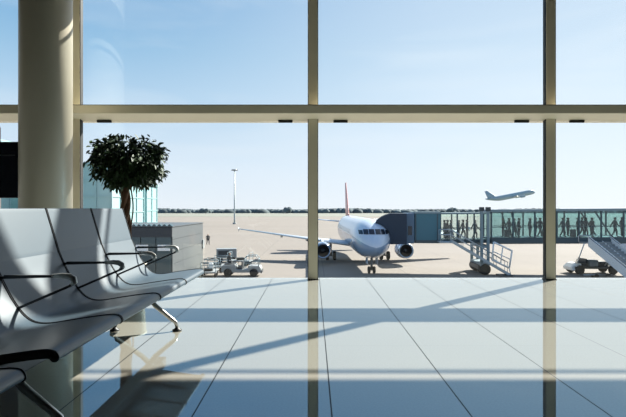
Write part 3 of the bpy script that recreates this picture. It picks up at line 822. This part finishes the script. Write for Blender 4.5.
def make_cart(label, loc, rz, load=True):
    t = thing('baggage_cart', label, 'cart', loc, rz, 'baggage carts on the apron')
    MB().box(-1.2, 1.2, -.65, .65, .42, .54).build('deck', M['gse_grey'], t, bevel=.02)
    for x in (-1.17, 1.17):
        e = MB()
        for y in (-.62, .62): e.tube([(x, y, .54), (x, y, 1.35)], .03, 8)
        for z in (.85, 1.1, 1.35): e.tube([(x, -.62, z), (x, .62, z)], .025, 8)
        e.build('end_rail', M['bridge_grey'], t)
    MB().tube([(1.2, 0, .45), (2.0, 0, .36)], .03, 8).lathe([(.08, -.02), (.08, .02)], 12, (2.05, 0, .36)).build('tow_hitch', M['gse_dark'], t)
    wheels(t, [(-.85, -.55), (-.85, .55), (.85, -.55), (.85, .55)], .22, .14)
    return t
c1 = make_cart('light baggage cart nearest the grey annex, left of the hoop-framed tractor', (-9.0, 43.6, GZ), PI/2+.1)
dup(c1, (-9.1, 47.6, GZ), PI/2-.1, 'middle baggage cart standing just behind the nearest one')
dup(c1, (-7.6, 52.3, GZ), -.2, 'farthest baggage cart on the open apron behind the tractor')
sp = None
for i, (x, y, z, lab, s) in enumerate(((-9.0, 43.1, .54, 'dark suitcase lying on the cart nearest the annex', 1), (-9.0, 44.1, .54, 'upright pale bag on the cart nearest the annex', .8),
                                  (-9.1, 47.5, .54, 'dark suitcase lying on the middle cart', 1), (-7.6, 52.3, .54, 'dark suitcase lying on the farthest cart', 1))):
    t = thing('suitcase', lab, 'suitcase', (x, y, GZ+z), .2*i, 'luggage on the baggage carts')
    if s == 1:
        MB().box(-.36, .36, -.24, .24, 0, .27).build('shell', M['case'], t, bevel=.04)
    else:
        MB().box(-.2, .2, -.28, .28, 0, .6).build('shell', M['white'], t, bevel=.05)
    MB().tube([(-.1, -.25 if s == 1 else 0, .12 if s == 1 else .6), (-.08, -.30 if s == 1 else 0, .13 if s == 1 else .66), (.08, -.30 if s == 1 else 0, .13 if s == 1 else .66), (.1, -.25 if s == 1 else 0, .12 if s == 1 else .6)], .015, 6).build('handle', M['gse_dark'], t)
# ground power unit behind
t = thing('ground_power_unit', 'grey boxy power unit on wheels behind the tractor', 'machine', (-9.6, 55.5, GZ), .2)
MB().box(-1.1, 1.1, -.6, .6, .45, 1.5).build('housing', M['gse_grey'], t, bevel=.06)
MB().box(-.9, .3, -.63, -.6, .7, 1.3).build('grille', M['gse_dark'], t)
MB().tube([(-1.1, 0, .5), (-1.9, 0, .35)], .04, 8).build('tow_hitch', M['gse_dark'], t)
wheels(t, [(-.7, -.55), (-.7, .55), (.7, -.55), (.7, .55)], .3, .16)

# mobile passenger stairs at the right
def make_stair_truck():
    t = thing('stair_truck', 'white mobile passenger stairs on a dark truck at the right edge', 'stair truck', (25.4, 45.7, GZ))
    ch = MB().box(-1.9, 2.1, -.85, .85, .5, .72).build('chassis', M['gse_dark'], t, bevel=.03)
    MB().prism([(-2.12, .34), (-2.16, .62), (-1.75, .95), (-1.3, .98), (-1.25, .45)], -.82, .82).build('nose', M['white'], t, bevel=.04)
    MB().box(-1.2, -.75, -.7, .7, .72, 1.0).box(-.85, -.72, -.7, .7, 1.0, 1.4).build('driver_seat', M['gse_dark'], t, bevel=.04)
    MB().box(-.55, .25, -.78, .1, .72, 1.28).build('battery_box', M['gse_grey'], t, bevel=.04)
    MB().box(.4, 1.1, -.8, .6, .72, 1.12).build('engine_box', M['gse_dark'], t, bevel=.04)
    MB().lathe([(.0, -.5), (.2, -.5), (.2, .5), (.0, .5)], 16, (1.5, -.55, .95), 'x', caps=False).build('tank', M['white'], t)
    MB().tube([(-1.35, .1, .95), (-1.2, .1, 1.3)], .025, 8).lathe([(.16, 0), (.18, .012), (.16, .024)], 16, (-1.2, .1, 1.3)).build('steering_wheel', M['gse_dark'], t)
    wheels(t, [(-1.45, -.8), (-1.45, .8), (1.55, -.8), (1.55, .8)], .42, .28)
    # stair flight: starts at a top platform and descends towards the terminal
    h = Vector((.36, -.93, 0)).normalized(); wv = Vector((.93, .36, 0)).normalized()
    top = Vector((-1.55, -2.4, 3.0)); W = 2.5; run = 3.9; dz = -2.6
    fl_ = MB()
    for i in range(14):
        p = top+h*(run*i/14)+Vector((0, 0, dz*i/14)); q = p+h*(run/14)
        fl_.add([p, p+wv*W, q+wv*W, q, p-Vector((0, 0, .19)), p+wv*W-Vector((0, 0, .19)), q+wv*W-Vector((0, 0, .19)), q-Vector((0, 0, .19))],
                [(0, 1, 2, 3), (4, 5, 6, 7), (0, 1, 5, 4), (3, 2, 6, 7), (0, 3, 7, 4), (1, 2, 6, 5)])
    pl = top-h*1.0
    fl_.add([pl, pl+wv*W, top+wv*W, top]+[v-Vector((0, 0, .12)) for v in (pl, pl+wv*W, top+wv*W, top)],
            [(0, 1, 2, 3), (4, 5, 6, 7), (0, 1, 5, 4), (3, 2, 6, 7), (0, 3, 7, 4), (1, 2, 6, 5)])
    fo = fl_.build('stair_flight', M['gse_grey'], t)
    e = top+h*run+Vector((0, 0, dz))
    for off in (-.04, W*.34, W*.66, W):
        sd = MB(); up_ = Vector((0, 0, .42 if off in (-.04, W) else .10)); dn = Vector((0, 0, -.35))
        a = wv*off; b = wv*(off+.06)
        vs = [top+a+dn, e+a+dn, e+a+up_, top+a+up_, top+b+dn, e+b+dn, e+b+up_, top+b+up_]
        sd.add(vs, [(0, 1, 2, 3), (4, 5, 6, 7), (0, 1, 5, 4), (3, 2, 6, 7), (0, 3, 7, 4), (1, 2, 6, 5)])
        sd.build('side_panel', M['white'], fo)
    hr = MB()
    for off in (0, W):
        a = wv*off
        hr.tube([pl+a+Vector((0, 0, .55)), top+a+Vector((0, 0, .55)), e+a+Vector((0, 0, .62))], .035, 8)
        for q in (pl, top, e): hr.tube([q+a, q+a+Vector((0, 0, .58))], .03, 6)
    hr.tube([pl+Vector((0, 0, .55)), pl+wv*W+Vector((0, 0, .55))], .035, 8)
    hr.build('handrail', M['white'], fo)
    sup = MB()
    sup.tube([(-1.7, -.7, .85), top-h*.4+Vector((0, 0, -.1))], .05, 8); sup.tube([(1.2, -.85, .85), top+wv*W-h*.4+Vector((0, 0, -.1))], .05, 8)
    sup.tube([(.8, -.85, .85), top+wv*W*.5+h*1.2+Vector((0, 0, -1.0))], .06, 8)
    sup.tube([e+Vector((0, 0, -.05)), (e.x, e.y, .0)], .05, 8); sup.tube([e+wv*W+Vector((0, 0, -.05)), (e.x+wv.x*W, e.y+wv.y*W, .0)], .05, 8)
    sup.build('support_strut', M['white'], fo)
    return t
make_stair_truck()
# van parked beyond
t = thing('van', 'pale service van parked behind the mobile stairs at the right edge', 'van', (40.5, 66, GZ), .1)
MB().prism([(-2.3, .4), (-2.35, 1.0), (-2.0, 1.15), (-1.4, 1.9), (-1.0, 2.05), (2.3, 2.05), (2.4, .4)], -.95, .95).build('body', M['van_blue'], t, bevel=.06)
MB().prism([(-1.75, 1.25), (-1.3, 1.8), (-.5, 1.85), (-.5, 1.25)], -.97, .97).build('side_window', M['plane_dark'], t)
wheels(t, [(-1.5, -.85), (-1.5, .85), (1.5, -.85), (1.5, .85)], .35, .22)
# tow bar near the glazing edge
t = thing('tow_bar', 'low dark aircraft tow bar lying on the apron by the floor edge', 'tow bar', (24.1, 42.55, GZ), .06)
MB().tube([(-1.15, 0, .28), (1.0, 0, .30)], .07, 10).build('bar', M['gse_grey'], t)
MB().tube([(-1.15, 0, .28), (-1.35, 0, .30), (-1.45, .08, .3)], .05, 8).build('hitch', M['gse_dark'], t)
MB().box(.85, 1.15, -.2, .2, .22, .40).build('head', M['gse_dark'], t, bevel=.02)
wheels(t, [(-.1, -.22), (-.1, .22)], .2, .1)
MB().tube([(-.1, -.24, .2), (-.1, .24, .2)], .03, 8).build('axle', M['gse_dark'], t)

# ------------------------------------------------------------------ apron furniture and buildings
MY = 190
t = thing('light_mast', 'tall slim floodlight mast standing far out on the apron', 'light mast', ((234.5-313)/500*MY, MY, GZ))
MB().lathe([(.34, 0), (.30, 2), (.16, 20.6)], 12).build('pole', M['mast'], t)
hd = MB().lathe([(.9, 20.5), (.95, 20.6), (.9, 20.75)], 16).build('head_ring', M['mast'], t)
for i in range(6):
    a = 2*PI*i/6
    MB().box(.95*math.cos(a)-.25, .95*math.cos(a)+.25, .95*math.sin(a)-.25, .95*math.sin(a)+.25, 20.35, 20.65).build('floodlight', M['gse_dark'], hd)
MB().lathe([(.7, 0), (.7, .5), (.4, .6)], 12).build('footing', M['gse_grey'], t)

# grey annex, low and metal clad
AX, AY0, AY1, AT = -10.35, 36.6, 47.0, -.46
t = thing('annex', 'low grey metal-clad annex on the apron outside the left pane', 'building', (AX, AY0, GZ))
H = AT-GZ
wl = MB()
nb = 5
for i in range(nb):
    z0, z1 = H*i/nb, H*(i+1)/nb-.04
    wl.box(-9, 0, .25, AY1-AY0, z0, z1).box(-9, -.03, .27, AY1-AY0-.03, z1, z1+.04)
wl.build('wall', M['annex'], t)
gf = MB()
for i in range(8): gf.box(-9+i*1.12, -9+i*1.12+1.06, .12, .24, .3, H-.75)
gf.build('front_glazing', M['annex_glass'], t)
MB().box(-9, 0, .16, .25, 0, .3).box(-9, .0, .1, .25, H-.75, H-.05).build('fascia', M['gse_dark'], t)
rf = MB().box(-9.1, .06, .05, AY1-AY0+.05, H, H+.06)
rf.build('roof', M['annex'], t)
lv = MB()
for i in range(24): lv.prism([(-9+i*.375, H+.06), (-9+i*.375+.19, H+.22), (-9+i*.375+.375, H+.06)], .1, .5)
lv.build('roof_cresting', M['annex_glass'], t)
for i in range(3):
    MB().box(-1.05-i*1.6, -.15-i*1.6, .06, .13, H-1.75, H-1.3).build('vent', M['white'], t)
# conduit at the far end
MB().box(-.2, .12, AY1-AY0-.4, AY1-AY0+.1, 2.2, 3.0).build('meter_box', M['gse_grey'], t)

# pale teal glazed terminal pier: three blocks
t = thing('terminal_pier', 'pale teal glazed terminal pier behind the potted tree', 'building', (-23.4, 75, GZ))
def block(x0, x1, y0, y1, z1, nx, nz):
    b = MB().box(x0, x1, y0, y1, 0, z1).build('block', M['teal_glass'], t)
    f = MB()
    for i in range(nx+1):
        x = x0+(x1-x0)*i/nx; f.box(x-.07, x+.07, y0-.12, y0, 0, z1)
    for j in range(nz+1):
        z = z1*j/nz; f.box(x0, x1, y0-.10, y0, max(0, z-.08), z+.05); f.box(x1, x1+.1, y0, y1, max(0, z-.08), z+.05)
    k = max(2, int((y1-y0)/2.5))
    for i in range(k+1):
        y = y0+(y1-y0)*i/k; f.box(x1, x1+.12, y-.07, y+.07, 0, z1)
    f.build('facade_frame', M['teal_frame'], b)
    MB().box(x0-.3, x1+.3, y0-.3, y1+.3, z1, z1+.25).build('roof', M['teal_frame'], b)
    return b
block(-14, -1.6, 0, 5, 4.4-GZ, 9, 5)
block(-14, -.0, -17, -6, 6.0-GZ, 8, 6)
block(-34, -10, -29, -20, 8.0-GZ, 12, 7)

# ------------------------------------------------------------------ light
SUN_AZ, SUN_EL = math.radians(47), math.radians(34.4)
sd = Vector((math.sin(SUN_AZ)*math.cos(SUN_EL), math.cos(SUN_AZ)*math.cos(SUN_EL), math.sin(SUN_EL)))
L = bpy.data.lights.new('sun', 'SUN'); L.energy = 16.0; L.angle = math.radians(.6); L.color = (1, .945, .84)
so = bpy.data.objects.new('sun', L); COL.objects.link(so)
so.rotation_euler = sd.to_track_quat('Z', 'Y').to_euler(); so.location = (20, 20, 30)

W = bpy.data.worlds.new('sky'); SC.world = W; W.use_nodes = True
nt = W.node_tree; bg = nt.nodes['Background']
tc = nn(nt, 'ShaderNodeTexCoord'); sp_ = nn(nt, 'ShaderNodeSeparateXYZ'); nt.links.new(tc.outputs['Generated'], sp_.inputs[0])
ramp = nn(nt, 'ShaderNodeValToRGB'); nt.links.new(sp_.outputs[2], ramp.inputs[0])
el = ramp.color_ramp.elements
el[0].position = 0.0; el[0].color = (.90, .94, .985, 1)
el[1].position = 1.0; el[1].color = (.05, .18, .50, 1)
for p, c in ((.08, (.78, .88, .98)), (.2, (.52, .71, .89)), (.29, (.34, .57, .80)), (.40, (.17, .41, .70))):
    e = el.new(p); e.color = (*c, 1)
dp = nn(nt, 'ShaderNodeVectorMath', operation='DOT_PRODUCT')
nt.links.new(tc.outputs['Generated'], dp.inputs[0]); dp.inputs[1].default_value = sd
mr = nn(nt, 'ShaderNodeMapRange', interpolation_type='SMOOTHSTEP'); nt.links.new(dp.outputs['Value'], mr.inputs[0])
mr.inputs[1].default_value = .38; mr.inputs[2].default_value = 1.05
# thin cirrus
mp = nn(nt, 'ShaderNodeMapping'); mp.inputs['Scale'].default_value = (1.6, 1.6, 9); nt.links.new(tc.outputs['Generated'], mp.inputs[0])
nz = nn(nt, 'ShaderNodeTexNoise'); nz.inputs['Scale'].default_value = 1.5; nz.inputs['Detail'].default_value = 5; nz.inputs['Distortion'].default_value = .6
nt.links.new(mp.outputs[0], nz.inputs['Vector'])
ci = mathn(nt, 'MULTIPLY', mathn(nt, 'SUBTRACT', nz.outputs['Fac'], .45, clamp=True), .9)
c = mixc(nt, ci, ramp.outputs[0], (.95, .97, 1.0))
c = mixc(nt, mathn(nt, 'MULTIPLY', mr.outputs[0], .46), c, (1.25, 1.27, 1.28))
nt.links.new(c, bg.inputs['Color']); bg.inputs['Strength'].default_value = 1.1

# ------------------------------------------------------------------ camera and view
cam = bpy.data.cameras.new('camera'); cam.sensor_width = 36; cam.lens = 36*500/626; cam.clip_end = 5000; cam.clip_start = .05
co = bpy.data.objects.new('camera', cam); COL.objects.link(co); co.location = (0, 0, .9); co.rotation_euler = (PI/2, 0, 0)
SC.camera = co
SC.view_settings.view_transform = 'Standard'; SC.view_settings.look = 'None'
SC.view_settings.exposure = 0.0; SC.view_settings.gamma = 1
SC.cycles.transparent_max_bounces = 24
